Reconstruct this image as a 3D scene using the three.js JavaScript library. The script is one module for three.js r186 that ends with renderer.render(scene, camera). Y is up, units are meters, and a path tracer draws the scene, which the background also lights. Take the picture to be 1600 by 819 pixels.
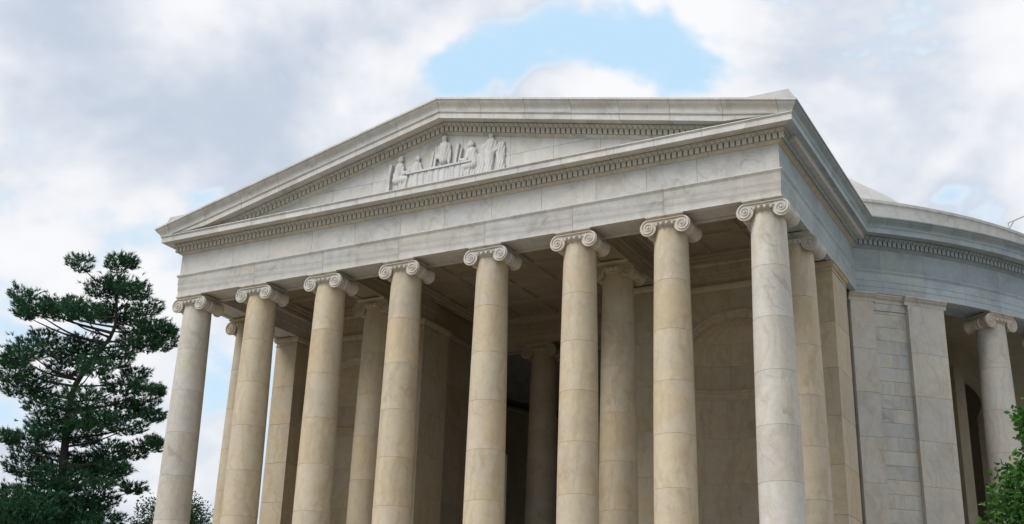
import * as THREE from 'three';
import { mergeGeometries, toCreasedNormals } from 'three/addons/utils/BufferGeometryUtils.js';
import { MarchingCubes } from 'three/addons/objects/MarchingCubes.js';

// ------------------------------------------------------------------ camera
const EYE = 1.7;
const scene = new THREE.Scene();
const camera = new THREE.PerspectiveCamera(2 * Math.atan(409.5 / 1913.4) * 180 / Math.PI, 1600 / 819, 0.5, 4000);
const YAW = 0.4992, PITCH = 0.3598, ROLL = 0.0307;
const V3 = (x, y, z) => new THREE.Vector3(x, y, z);
const fwd0 = V3(-Math.sin(YAW), 0, -Math.cos(YAW)), right0 = V3(Math.cos(YAW), 0, -Math.sin(YAW)), up0 = V3(0, 1, 0);
const fwd = fwd0.clone().multiplyScalar(Math.cos(PITCH)).addScaledVector(up0, Math.sin(PITCH));
const up1 = up0.clone().multiplyScalar(Math.cos(PITCH)).addScaledVector(fwd0, -Math.sin(PITCH));
const camUp = up1.clone().multiplyScalar(Math.cos(ROLL)).addScaledVector(right0, -Math.sin(ROLL));
camera.position.set(26.5665, EYE, 42.9721);
camera.up.copy(camUp);
camera.lookAt(camera.position.clone().add(fwd));

const renderer = new THREE.WebGLRenderer({ antialias: true });
renderer.setSize(1024, 524);
renderer.toneMapping = THREE.LinearToneMapping;
renderer.toneMappingExposure = 1.0;
renderer.shadowMap.enabled = true;

// ------------------------------------------------------------------ random and noise
function rngOf(seed) { let a = seed >>> 0; return () => { a = (a + 0x6D2B79F5) | 0; let t = Math.imul(a ^ (a >>> 15), 1 | a); t = (t + Math.imul(t ^ (t >>> 7), 61 | t)) ^ t; return ((t ^ (t >>> 14)) >>> 0) / 4294967296; }; }
const rnd = rngOf(20240);
const R = (a, b) => a + (b - a) * rnd();
const clamp = (v, a = 0, b = 1) => v < a ? a : v > b ? b : v;
const sstep = (a, b, v) => { const t = clamp((v - a) / (b - a)); return t * t * (3 - 2 * t); };
const mix = (a, b, t) => a + (b - a) * t;
const HT = new Float32Array(65536); { const r = rngOf(77); for (let i = 0; i < 65536; i++) HT[i] = r(); }
const hash2 = (x, y, s) => HT[(x * 374761 + y * 668265 + s * 9176 + ((x * y) & 255) * 31) & 65535];
function pnoise(x, y, p, s, p2 = p) {            // periodic value noise, period p cells
  const xi = Math.floor(x), yi = Math.floor(y); let fx = x - xi, fy = y - yi;
  fx = fx * fx * fx * (fx * (fx * 6 - 15) + 10); fy = fy * fy * fy * (fy * (fy * 6 - 15) + 10);
  const x0 = ((xi % p) + p) % p, y0 = ((yi % p2) + p2) % p2, x1 = (x0 + 1) % p, y1 = (y0 + 1) % p2;
  const a = hash2(x0, y0, s), b = hash2(x1, y0, s), c = hash2(x0, y1, s), d = hash2(x1, y1, s);
  return a + (b - a) * fx + (c - a) * fy + (a - b - c + d) * fx * fy;
}
function pfbm(x, y, p, o, s, p2 = p) { let v = 0, a = 0.5, n = 0; for (let i = 0; i < o; i++) { v += a * pnoise(x, y, p, s + i, p2); n += a; x *= 2; y *= 2; p *= 2; p2 *= 2; a *= 0.5; } return v / n; }
const hash3 = (x, y, z) => HT[(Math.imul(x, 73856093) ^ Math.imul(y, 19349663) ^ Math.imul(z, 83492791)) & 65535];
function noise3(x, y, z) {
  const xi = Math.floor(x), yi = Math.floor(y), zi = Math.floor(z); let fx = x - xi, fy = y - yi, fz = z - zi;
  fx = fx * fx * fx * (fx * (fx * 6 - 15) + 10); fy = fy * fy * fy * (fy * (fy * 6 - 15) + 10); fz = fz * fz * fz * (fz * (fz * 6 - 15) + 10);
  const l = (a, b, t) => a + (b - a) * t;
  return l(l(l(hash3(xi, yi, zi), hash3(xi + 1, yi, zi), fx), l(hash3(xi, yi + 1, zi), hash3(xi + 1, yi + 1, zi), fx), fy),
    l(l(hash3(xi, yi, zi + 1), hash3(xi + 1, yi, zi + 1), fx), l(hash3(xi, yi + 1, zi + 1), hash3(xi + 1, yi + 1, zi + 1), fx), fy), fz);
}
function fbm3(x, y, z, o) { let v = 0, a = 0.5, n = 0; for (let i = 0; i < o; i++) { v += a * noise3(x, y, z); n += a; x = x * 2.03 + 7.1; y = y * 2.03 + 3.7; z = z * 2.03 + 1.3; a *= 0.52; } return v / n; }

// ------------------------------------------------------------------ sky: broken cloud with pale blue gaps
function dirOf(px, py) {               // direction of a cloud feature in the sky
  const f = 1913.4, r = right0.clone().multiplyScalar(Math.cos(ROLL)).addScaledVector(up1, Math.sin(ROLL));
  return fwd.clone().addScaledVector(r, (px - 800) / f).addScaledVector(camUp, -(py - 409.5) / f).normalize();
}
const skyGaps = [[735, 85, 80, 50, -0.8], [900, 50, 130, 40, -0.7], [1010, 80, 90, 52, -1.0], [1090, 120, 80, 40, -1.1], [695, 125, 60, 34, -1.0], [890, 138, 78, 30, 1.3], [775, 128, 14, 22, 0.4], [860, 75, 16, 16, 0.3],
  [10, 650, 40, 60, -0.42], [335, 590, 26, 60, -0.4], [140, 470, 40, 30, -0.12], [315, 305, 36, 14, -0.34], [1465, 308, 50, 16, -0.36], [1335, 262, 30, 30, -0.3], [1590, 262, 16, 16, -0.25],
  [330, 170, 140, 90, 0.45], [110, 20, 120, 50, 0.4], [500, 60, 60, 50, 0.35], [180, 160, 80, 40, 0.3], [300, 80, 300, 120, 0.2], [150, 240, 130, 70, 0.3], [430, 330, 60, 60, 0.1], [1250, 30, 120, 60, 0.2], [1100, 20, 60, 20, 0.3], [1380, 120, 220, 140, 0.2], [100, 420, 120, 60, 0.25], [300, 740, 90, 80, 0.3], [600, 200, 120, 90, 0.25], [1330, 330, 120, 30, 0.1]]
  .map(([x, y, rx, ry, a]) => { const d = dirOf(x, y); return [d.x, d.y, d.z, rx / 1913, ry / 1913, a]; });
const skyTones = [[180, 90, 160, 100, -0.24], [380, 200, 120, 70, -0.12], [90, 30, 60, 60, -0.2], [1440, 130, 220, 130, -0.42], [1230, 80, 90, 80, -0.3], [590, 150, 110, 80, 0.4], [1060, 30, 120, 50, 0.45], [60, 230, 110, 50, 0.25], [120, 370, 130, 30, -0.2], [270, 720, 90, 70, 0.5], [895, 132, 95, 30, 0.6], [300, 60, 60, 60, 0.15]]
  .map(([x, y, rx, ry, a]) => { const d = dirOf(x, y); return [d.x, d.y, d.z, rx / 1913, ry / 1913, a]; });
const skyR = right0;
function blobs(list, x, y, z) {
  let v = 0;
  for (const [bx, by, bz, rx, ry, a] of list) {
    if (x * bx + y * by + z * bz < 0.9) continue;
    const dx = ((x - bx) * skyR.x + (z - bz) * skyR.z) / rx, dy = (y - by) / ry, q = dx * dx + dy * dy;
    if (q < 6) v += a * Math.exp(-q);
  }
  return v;
}
const SW = 4096, SH = 2048, skyData = new Float32Array(SW * SH * 4);
for (let j = 0; j < SH; j++) {
  const el = ((j + 0.5) / SH - 0.5) * Math.PI, y = Math.sin(el), c = Math.cos(el);
  for (let i = 0; i < SW; i++) {
    const k = (j * SW + i) * 4; let r, g, b;
    if (j < SH / 2 - 4) { r = 0.40; g = 0.42; b = 0.42; }
    else {
      const az = ((i + 0.5) / SW - 0.5) * 2 * Math.PI, x = Math.cos(az) * c, z = Math.sin(az) * c;
      const w1 = noise3(x * 5 + 9, y * 5, z * 5), w2 = noise3(x * 5, y * 5 + 21, z * 5);
      const px = x + (w1 - 0.5) * 0.12, py = y * 1.5 + (w2 - 0.5) * 0.12, pz = z + (w1 - w2) * 0.1;
      const f = fbm3(px * 7.5, py * 7.5, pz * 7.5, 6);
      const wisp = fbm3(px * 34 + 3, py * 34, pz * 34 + 8, 4) - 0.5;
      const cov = sstep(0.27, 0.61, f + wisp * 0.5 + 0.165 + blobs(skyGaps, x, y, z) * 0.42);
      const t = fbm3(px * 4.2 + 31, py * 4.2 + 5, pz * 4.2, 4);
      let lit = sstep(0.20, 0.72, t + blobs(skyTones, x, y, z) * 0.30 + (f - 0.5) * 0.5 + wisp * 0.26);
      lit = Math.max(lit, (1 - sstep(0.55, 1, cov)) * 0.7);
      const cr = mix(0.56, 0.955, lit), cg = mix(0.635, 0.96, lit), cb = mix(0.755, 0.985, lit);
      const h = sstep(0, 0.5, y), br = mix(0.68, 0.54, h), bg = mix(0.84, 0.77, h), bb = mix(0.98, 0.98, h);
      r = mix(br, cr, cov); g = mix(bg, cg, cov); b = mix(bb, cb, cov);
    }
    skyData[k] = r; skyData[k + 1] = g; skyData[k + 2] = b; skyData[k + 3] = 1;
  }
}
const skyTex = new THREE.DataTexture(skyData, SW, SH, THREE.RGBAFormat, THREE.FloatType);
skyTex.mapping = THREE.EquirectangularReflectionMapping; skyTex.magFilter = THREE.LinearFilter; skyTex.minFilter = THREE.LinearFilter; skyTex.needsUpdate = true;
scene.background = skyTex; scene.environment = skyTex;

// sun veiled by cloud: soft, from the upper left in front of the portico
const sun = new THREE.DirectionalLight(new THREE.Color(1, 0.98, 0.95), 3.2);
sun.position.set(-44, 104, 60); sun.target.position.set(0, 10, -5);
sun.castShadow = true; sun.shadow.radius = 60; sun.shadow.mapSize.set(2048, 2048);
Object.assign(sun.shadow.camera, { left: -70, right: 70, top: 70, bottom: -70, near: 1, far: 260 });
scene.add(sun, sun.target);

// ------------------------------------------------------------------ stone textures
function texFrom(N, fn, srgb = true) {
  const d = new Uint8Array(N * N * 4);
  for (let j = 0; j < N; j++) for (let i = 0; i < N; i++) {
    const c = fn(i / N, j / N), k = (j * N + i) * 4;
    for (let q = 0; q < 3; q++) { let v = clamp(c[q]); if (srgb) v = v <= 0.0031308 ? v * 12.92 : 1.055 * Math.pow(v, 1 / 2.4) - 0.055; d[k + q] = Math.round(v * 255); }
    d[k + 3] = 255;
  }
  const t = new THREE.DataTexture(d, N, N); t.wrapS = t.wrapT = THREE.RepeatWrapping; t.magFilter = THREE.LinearFilter; t.minFilter = THREE.LinearMipmapLinearFilter; t.generateMipmaps = true;
  if (srgb) t.colorSpace = THREE.SRGBColorSpace; t.needsUpdate = true; return t;
}
const TILE = 8;                        // one texture covers 8 m of stone
function marble(u, v, s, o) {          // returns a linear colour
  const wx = pfbm(u * 6, v * 6, 6, 4, s) - 0.5, wy = pfbm(u * 6, v * 6, 6, 4, s + 40) - 0.5;
  const U = u + wx * 0.16, W = v + wy * 0.16;
  const band = pfbm((U * o.sx + W) * 4, (W * o.sy - U) * 4, 4, 4, s + 80);                     // drifting cloudy bands
  const n1 = pfbm((U + W) * 9, (U - W) * 2, 9, 3, s + 120, 2), n2 = pfbm((U * 2 + W) * 11, (U - W * 2) * 2, 11, 3, s + 160, 2);
  const vein = Math.pow(1 - Math.abs(2 * n1 - 1), 26) * sstep(0.42, 0.62, band) * 0.85 + Math.pow(1 - Math.abs(2 * n2 - 1), 22) * 0.4 * sstep(0.45, 0.7, band);
  const grey = sstep(0.44, 0.70, band) * o.grey, gold = sstep(0.46, 0.72, pfbm(U * 5, W * 5, 5, 4, s + 200)) * o.gold;
  const fine = pfbm(u * 128, v * 128, 128, 3, s + 240) - 0.5, mid = pfbm(u * 32, v * 32, 32, 3, s + 260) - 0.5;
  const drip = sstep(0.50, 0.74, pfbm(u * 44 + wx * 5, v * 5, 44, 3, s + 280, 5));   // water marks that run down the stone
  const c = [0, 0, 0];
  for (let q = 0; q < 3; q++) {
    let x = o.base[q]; x = mix(x, x * o.greyC[q], grey); x = mix(x, x * o.goldC[q], gold); x = mix(x, x * o.veinC[q], clamp(vein) * o.vein);
    c[q] = x * (1 + fine * 0.10 + mid * 0.16) * (1 - (o.streak ?? 0.04) * drip * [0.7, 1, 1.4][q]);
  }
  return c;
}
const white = { base: [0.53, 0.519, 0.507], grey: 0.7, greyC: [0.85, 0.855, 0.87], gold: 0.45, goldC: [0.98, 0.93, 0.85], vein: 0.8, veinC: [0.62, 0.60, 0.58], sx: 1, sy: 2, streak: 0.07 };
const ivory = { base: [0.495, 0.468, 0.425], grey: 0.6, greyC: [0.88, 0.89, 0.90], gold: 0.5, goldC: [0.97, 0.90, 0.78], vein: 0.75, veinC: [0.64, 0.61, 0.57], sx: 1, sy: 1, streak: 0.10 };
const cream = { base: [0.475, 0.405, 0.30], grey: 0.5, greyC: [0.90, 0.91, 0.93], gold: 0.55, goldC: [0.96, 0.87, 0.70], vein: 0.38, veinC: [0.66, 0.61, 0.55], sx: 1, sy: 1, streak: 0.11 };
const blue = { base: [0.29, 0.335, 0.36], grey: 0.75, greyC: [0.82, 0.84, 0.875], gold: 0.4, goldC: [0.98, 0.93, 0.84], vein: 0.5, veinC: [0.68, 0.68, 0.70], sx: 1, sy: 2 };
const shadedLimestone = { base: [0.33, 0.28, 0.205], grey: 0.6, greyC: [0.86, 0.86, 0.86], gold: 0.6, goldC: [0.96, 0.86, 0.72], vein: 0.5, veinC: [0.62, 0.58, 0.54], sx: 1, sy: 1 };  // tan stone, with interior shade put into its darkened base colour
const TX = {}; let ts = 1;
for (const [k, o] of Object.entries({ white, ivory, cream, blue, shadedLimestone })) { const s0 = ts * 300; TX[k] = texFrom(640, (u, v) => marble(u, v, s0, o)); TX[k].repeat.set(1 / TILE, 1 / TILE); ts++; }
const bumpTex = texFrom(512, (u, v) => { const h = 0.5 + (pfbm(u * 16, v * 16, 16, 5, 900) - 0.5) * 0.9; return [h, h, h]; }, false); bumpTex.repeat.set(1 / 3, 1 / 3);
const MAT = {};
const tints = [[1, 1, 1], [0.95, 0.95, 0.96], [1.03, 1.02, 0.99], [0.98, 0.96, 0.93], [0.93, 0.93, 0.92], [1.01, 0.99, 0.96]];
for (const k of Object.keys(TX)) MAT[k] = tints.map((c) => new THREE.MeshStandardMaterial({ map: TX[k], color: new THREE.Color().setRGB(...c), roughness: 0.62, bumpMap: bumpTex, bumpScale: 0.006 }));
MAT.pink = [[1.06, 0.98, 0.94], [1.04, 0.96, 0.91]].map((c) => new THREE.MeshStandardMaterial({ map: TX.ivory, color: new THREE.Color().setRGB(...c), roughness: 0.6, bumpMap: bumpTex, bumpScale: 0.005 }));
const pick = (k) => MAT[k][Math.floor(rnd() * MAT[k].length)];
const stepMat = new THREE.MeshStandardMaterial({ color: new THREE.Color().setRGB(0.40, 0.335, 0.245), roughness: 0.85, bumpMap: bumpTex, bumpScale: 0.003 });
const coreMat = MAT.white[0];

// ------------------------------------------------------------------ builders
function numbered() { const used = {}; return (n) => { const k = used[n] = (used[n] ?? -1) + 1; return k ? n + '_' + String(k).padStart(3, '0') : n; }; }
const topName = numbered();
function tag(o, label, category, group, kind) { o.userData.label = label; o.userData.category = category; if (group) o.userData.group = group; if (kind) o.userData.kind = kind; return o; }
function mesh(name, geo, mat, parent) { const m = new THREE.Mesh(geo, mat); m.name = name; m.castShadow = m.receiveShadow = true; parent.add(m); return m; }
function grp(name, parent) { const g = new THREE.Group(); g.name = name; parent.add(g); return g; }
// positions/uvs of triangles -> geometry with outward faces and creased normals
function solid(P, U, crease = 0.55) {
  let vol = 0;
  for (let i = 0; i < P.length; i += 9) vol += P[i] * (P[i + 4] * P[i + 8] - P[i + 5] * P[i + 7]) - P[i + 1] * (P[i + 3] * P[i + 8] - P[i + 5] * P[i + 6]) + P[i + 2] * (P[i + 3] * P[i + 7] - P[i + 4] * P[i + 6]);
  if (vol < 0) for (let i = 0, j = 0; i < P.length; i += 9, j += 6) {
    for (let q = 0; q < 3; q++) { const t = P[i + 3 + q]; P[i + 3 + q] = P[i + 6 + q]; P[i + 6 + q] = t; }
    for (let q = 0; q < 2; q++) { const t = U[j + 2 + q]; U[j + 2 + q] = U[j + 4 + q]; U[j + 4 + q] = t; }
  }
  const g = new THREE.BufferGeometry();
  g.setAttribute('position', new THREE.Float32BufferAttribute(P, 3)); g.setAttribute('uv', new THREE.Float32BufferAttribute(U, 2));
  return toCreasedNormals(g, crease);
}
// a moulded block: closed profile of [offset, height] carried along a path from s0 to s1
function sweep(profile, at, s0, s1, n = 1, crease = 0.55, ulen = 1) {
  const P = [], U = [], f0 = typeof s0 === 'function' ? s0 : () => s0, f1 = typeof s1 === 'function' ? s1 : () => s1;
  const m = profile.length, rows = [], du = rnd() * TILE, dv = rnd() * TILE; let len = [0];
  for (let i = 0; i < m; i++) { const a = profile[i], b = profile[(i + 1) % m]; len.push(len[i] + Math.hypot(b[0] - a[0], b[1] - a[1])); }
  for (let t = 0; t <= n; t++) rows.push(profile.map(([o, y]) => { const s = mix(f0(o, y), f1(o, y), t / n); return [at(s, o, y), s * ulen]; }));
  const push = (p, u, v) => { P.push(p[0], p[1], p[2]); U.push(u + du, v + dv); };
  for (let t = 0; t < n; t++) for (let i = 0; i < m; i++) {
    const j = (i + 1) % m, a = rows[t][i], b = rows[t + 1][i], c = rows[t + 1][j], d = rows[t][j];
    push(a[0], a[1], len[i]); push(b[0], b[1], len[i]); push(c[0], c[1], len[i + 1]);
    push(a[0], a[1], len[i]); push(c[0], c[1], len[i + 1]); push(d[0], d[1], len[i + 1]);
  }
  const tri = THREE.ShapeUtils.triangulateShape(profile.map(([o, y]) => new THREE.Vector2(o, y)), []);
  const area = THREE.ShapeUtils.area(profile.map(([o, y]) => new THREE.Vector2(o, y)));
  for (const [a, b, c] of tri) {
    const q = (r, i) => push(rows[r][i][0], profile[i][0], profile[i][1]);
    // side quads above run (profile i -> j) with path; caps follow their sense
    if (area > 0) { q(0, a); q(0, b); q(0, c); q(n, a); q(n, c); q(n, b); } else { q(0, a); q(0, b); q(0, c); q(n, a); q(n, c); q(n, b); }
  }
  return solid(P, U, crease);
}
function box(x0, x1, y0, y1, z0, z1, ch = 0.012) {   // block with softened upright and level edges on its long sides
  const hx = (x1 - x0) / 2, hy = (y1 - y0) / 2, c = Math.min(ch, hx * 0.4, hy * 0.4);
  const prof = [[-hx + c, -hy], [hx - c, -hy], [hx, -hy + c], [hx, hy - c], [hx - c, hy], [-hx + c, hy], [-hx, hy - c], [-hx, -hy + c]];
  return sweep(prof, (s, o, y) => [(x0 + x1) / 2 + o, (y0 + y1) / 2 + y, s], z0, z1, 1, 0.3);
}
function boxZ(x0, x1, y0, y1, z0, z1, ch = 0.012) {  // the same with the softened edges along z (for faces that look sideways)
  const hz = (z1 - z0) / 2, hy = (y1 - y0) / 2, c = Math.min(ch, hz * 0.4, hy * 0.4);
  const prof = [[-hz + c, -hy], [hz - c, -hy], [hz, -hy + c], [hz, hy - c], [hz - c, hy], [-hz + c, hy], [-hz, hy - c], [-hz, -hy + c]];
  return sweep(prof, (s, o, y) => [s, (y0 + y1) / 2 + y, (z0 + z1) / 2 + o], x0, x1, 1, 0.3);
}
// nested rectangles: profile of [outset, height] round a plan rectangle, closed top and bottom
function rectLoft(x0, x1, z0, z1, prof, open = false) {
  const P = [], U = [], du = rnd() * 8, dv = rnd() * 8; let v = 0;
  const loop = ([o, y]) => [[x0 - o, y, z0 - o], [x1 + o, y, z0 - o], [x1 + o, y, z1 + o], [x0 - o, y, z1 + o]];
  const put = (p, u, w) => { P.push(...p); U.push(u + du, w + dv); };
  for (let i = 0; i + 1 < prof.length; i++) {
    const A = loop(prof[i]), B = loop(prof[i + 1]), L = Math.hypot(prof[i + 1][0] - prof[i][0], prof[i + 1][1] - prof[i][1]);
    for (let k = 0; k < 4; k++) {
      const l = (k + 1) % 4, q = k % 2, ua = k * 3 + (q ? A[k][2] : A[k][0]), ub = k * 3 + (q ? A[l][2] : A[l][0]);
      put(A[k], ua, v); put(A[l], ub, v); put(B[l], ub, v + L); put(A[k], ua, v); put(B[l], ub, v + L); put(B[k], ua, v + L);
    }
    v += L;
  }
  const ends = open ? [[prof[prof.length - 1], 1]] : [[prof[0], -1], [prof[prof.length - 1], 1]];
  for (const [p, sgn] of ends) { const A = loop(p), o = sgn > 0 ? [0, 1, 2, 0, 2, 3] : [0, 2, 1, 0, 3, 2]; for (const i of o) put(A[i], A[i][0], A[i][2]); }
  return solid(P, U, 0.4);
}
function lathe(points, seg = 40, a0 = 0, a1 = Math.PI * 2) {   // uv in metres
  const g = new THREE.LatheGeometry(points.map(([r, y]) => new THREE.Vector2(r, y)), seg, a0, a1), uv = g.attributes.uv, pos = g.attributes.position, n = points.length; let L = [0];
  for (let i = 1; i < n; i++) L.push(L[i - 1] + Math.hypot(points[i][0] - points[i - 1][0], points[i][1] - points[i - 1][1]));
  for (let i = 0; i < uv.count; i++) uv.setXY(i, uv.getX(i) * (a1 - a0) * points[n >> 1][0], L[i % n]);
  const h = g.toNonIndexed(); h.deleteAttribute('normal'); return toCreasedNormals(h, 0.5);
}
const shiftUV = (g, du, dv) => { const uv = g.attributes.uv; for (let i = 0; i < uv.count; i++) uv.setXY(i, uv.getX(i) + du, uv.getY(i) + dv); return g; };
const plain = (g) => { const h = g.index ? g.toNonIndexed() : g; for (const k of Object.keys(h.attributes)) if (!['position', 'normal', 'uv'].includes(k)) h.deleteAttribute(k); return h; };
const merge = (a) => mergeGeometries(a.map(plain));

// ------------------------------------------------------------------ ground
const grassTex = texFrom(512, (u, v) => { const n = pfbm(u * 8, v * 8, 8, 6, 1500), m = pfbm(u * 64, v * 64, 64, 3, 1520); const k = 0.6 + 0.5 * n + 0.4 * (m - 0.5); return [0.055 * k, 0.095 * k, 0.03 * k]; });
grassTex.repeat.set(60, 60);
const ground = new THREE.Mesh(new THREE.PlaneGeometry(2400, 2400), new THREE.MeshStandardMaterial({ map: grassTex, roughness: 0.95 }));
ground.rotation.x = -Math.PI / 2; ground.name = 'ground'; ground.receiveShadow = true; ground.userData.kind = 'structure';
tag(ground, 'wide green lawn around the memorial', 'lawn'); scene.add(ground);
const paveTex = texFrom(512, (u, v) => { const n = pfbm(u * 8, v * 8, 8, 6, 1600), m = pfbm(u * 128, v * 128, 128, 2, 1620); const k = 0.85 + 0.3 * (n - 0.5) + 0.3 * (m - 0.5); return [0.27 * k, 0.24 * k, 0.20 * k]; });
paveTex.repeat.set(20, 20);
const plaza = new THREE.Mesh(new THREE.CircleGeometry(85, 64), new THREE.MeshStandardMaterial({ map: paveTex, roughness: 0.9 }));
plaza.rotation.x = -Math.PI / 2; plaza.position.set(0, 0.004, -10); plaza.name = 'plaza_pavement'; plaza.receiveShadow = true; plaza.userData.kind = 'structure';
tag(plaza, 'pale stone paving around the foot of the memorial', 'pavement'); scene.add(plaza);

// ------------------------------------------------------------------ the memorial
const memorial = new THREE.Group(); memorial.name = 'memorial_building'; memorial.position.y = EYE; scene.add(memorial);   // heights inside are above eye level
tag(memorial, 'pale marble domed memorial with a pedimented portico of tall round columns', 'memorial');
const X8 = 14.35, XC = [-14.35, -10.36, -6.34, -2.19, 2.19, 6.34, 10.36, 14.35];
const ZC = -31, RC = 24.07, Z2 = -3.95, YB = 19.075, YF = 6.0;   // rotunda centre and column ring, second row, architrave underside, floor
const JOINTS = [8.21, 10.25, 12.29, 14.34, 16.37];
const K = 0.2276, RIDGE = 26.16;

// ---- podium and steps
const podium = grp('podium', memorial);
mesh('portico_floor', box(-17, 17, 5.6, YF, -14, 2.2), MAT.ivory[1], podium);
mesh('rotunda_floor', lathe([[0.01, 5.6], [27, 5.6], [27, YF - 0.004], [0.01, YF - 0.004]], 72), MAT.ivory[1], podium).position.z = ZC;
for (let i = 0; i < 20; i++) mesh('step', box(-17 - (i > 9 ? 1 : 0), 17 + (i > 9 ? 1 : 0), 5.6 - (i + 1) * 0.365, 5.6 - i * 0.365, -14, 2.2 + (i + 1) * 0.8, 0.02), stepMat, podium);
mesh('rotunda_terrace', lathe([[0.01, -EYE], [30, -EYE], [30, 2], [28.5, 2], [28.5, 4], [27.4, 4], [27.4, 5.59], [0.01, 5.59]], 72), MAT.white[4], podium).position.z = ZC;

// ---- columns
const shaftR = (y) => 0.82 - 0.148 * Math.pow(clamp((y - 6.5) / 12.1), 1.75);
const drumLevels = [6.5, ...JOINTS, 18.60];
const drumGeo = drumLevels.slice(0, -1).map((y0, i) => {
  const y1 = drumLevels[i + 1]; return [0, 1, 2].map((v) => {
    const pts = [[0.3, y0 + 0.002], [shaftR(y0) - 0.007, y0 + 0.002], [shaftR(y0), y0 + 0.010]];
    for (let k = 1; k < 4; k++) pts.push([shaftR(mix(y0, y1, k / 4)), mix(y0, y1, k / 4)]);
    pts.push([shaftR(y1), y1 - 0.010], [shaftR(y1) - 0.007, y1 - 0.002], [0.3, y1 - 0.002]);
    return shiftUV(lathe(pts, 44), R(0, 8), R(0, 8));
  });
});
const baseGeo = merge([lathe([[0.3, 6.14], [1.0, 6.14], [1.06, 6.2], [1.06, 6.26], [0.98, 6.31], [0.92, 6.33], [0.92, 6.37], [0.96, 6.40], [0.96, 6.45], [0.86, 6.49], [0.3, 6.49]], 44), rectLoft(-1.06, 1.06, -1.06, 1.06, [[0, 6.0], [0, 6.14]])]);
// capital: heights are measured down from the underside of the architrave
function capitalGeo() {
  const G = [];
  G.push(rectLoft(-0.74, 0.74, -0.74, 0.74, [[-0.02, -0.125], [0.05, -0.06], [0.06, -0.055], [0.06, 0]]));
  // cushion between the volutes, its lower edge sagging
  const sh = new THREE.Shape(); sh.moveTo(-0.74, -0.125); sh.lineTo(0.74, -0.125); sh.lineTo(0.66, -0.30); sh.quadraticCurveTo(0, -0.35, -0.66, -0.30); sh.closePath();
  const ex = new THREE.ExtrudeGeometry(sh, { depth: 1.36, bevelEnabled: false, curveSegments: 12 }); ex.translate(0, 0, -0.68); G.push(toCreasedNormals(plain(ex), 0.4));
  // raised fillets of the canalis, front and back
  for (const s of [-1, 1]) { const b = new THREE.BoxGeometry(1.46, 0.045, 0.07); b.translate(0, -0.150, s * 0.70); G.push(b); const b2 = new THREE.BoxGeometry(0.92, 0.035, 0.06); b2.translate(0, -0.315, s * 0.70); G.push(b2); }
  // echinus with eggs, astragal
  G.push(lathe([[0.3, -0.47], [0.69, -0.47], [0.74, -0.43], [0.82, -0.36], [0.85, -0.31], [0.3, -0.31]], 40));
  G.push(lathe([[0.3, -0.51], [0.70, -0.51], [0.722, -0.49], [0.70, -0.468], [0.3, -0.468]], 40));
  for (let i = 0; i < 22; i++) { const a = (i + 0.5) / 22 * Math.PI * 2, e = new THREE.SphereGeometry(1, 8, 6); e.scale(0.075, 0.085, 0.06); e.translate(0, -0.375, 0.80); e.rotateY(a); G.push(e); }
  // bolsters joining front and back volutes
  for (const s of [-1, 1]) {
    const b = lathe([[0.05, -0.69], [0.345, -0.69], [0.345, -0.63], [0.30, -0.52], [0.255, -0.34], [0.245, -0.16], [0.285, -0.12], [0.285, -0.06], [0.265, -0.04], [0.265, 0.04], [0.285, 0.06], [0.285, 0.12], [0.245, 0.16], [0.255, 0.34], [0.30, 0.52], [0.345, 0.63], [0.345, 0.69], [0.05, 0.69]], 28);
    b.rotateX(Math.PI / 2); b.translate(s * 0.715, -0.455, 0); G.push(b);
  }
  return merge(G);
}
function voluteGeo(s) {                 // spiral scroll face, s = +1 right, -1 left, looking out along +z
  const P = [], U = [], turns = 2.6, N = 96, rows = [];
  for (let i = 0; i <= N; i++) {
    const t = i / N, th = Math.PI / 2 - t * turns * 2 * Math.PI, ro = 0.345 * Math.pow(0.19, t), w = 0.052 * Math.pow(0.42, t), hgt = 0.045 * mix(1, 0.8, t);
    const c = Math.cos(th) * s, q = Math.sin(th);
    rows.push([[ro * c, ro * q, 0], [ro * c, ro * q, hgt], [(ro - w) * c, (ro - w) * q, hgt], [(ro - w * 1.3) * c, (ro - w * 1.3) * q, 0.0]]);
  }
  for (let i = 0; i < N; i++) for (let k = 0; k < 4; k++) { const a = rows[i][k], b = rows[i + 1][k], c = rows[i + 1][(k + 1) % 4], d = rows[i][(k + 1) % 4]; P.push(...a, ...b, ...c, ...a, ...c, ...d); for (const v of [a, b, c, a, c, d]) U.push(v[0], v[1]); }
  const spiral = solid(P, U, 0.5), eye = new THREE.SphereGeometry(0.06, 12, 6); eye.scale(1, 1, 0.9); eye.translate(0, 0, 0.015);
  const disc = lathe([[0.002, -0.05], [0.335, -0.05], [0.335, 0.003], [0.002, 0.016]], 28); disc.rotateX(Math.PI / 2);
  return merge([spiral, eye, disc]);
}
const capGeo = capitalGeo(), volGeo = { '1': voluteGeo(1), '-1': voluteGeo(-1) };
function column(x, z, turn, stone, capStone, label) {
  const c = grp('column', memorial); c.position.set(x, 0, z); c.rotation.y = turn;
  mesh('base', baseGeo, pick(stone), c);
  drumGeo.forEach((v) => { const m = mesh('drum', v[Math.floor(rnd() * 3)], pick(stone), c); m.rotation.y = R(0, 6.28); });
  const cm = pick(capStone), k = mesh('capital', capGeo, cm, c); k.position.y = YB;
  for (const sz of [1, -1]) for (const sx of [1, -1]) { const v = mesh('volute', volGeo[sx * sz], cm, c); v.position.set(sx * 0.715, YB - 0.455, sz * 0.69); if (sz < 0) v.rotation.y = Math.PI; }
  if (label) c.userData.label = label;
  return c;
}
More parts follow.
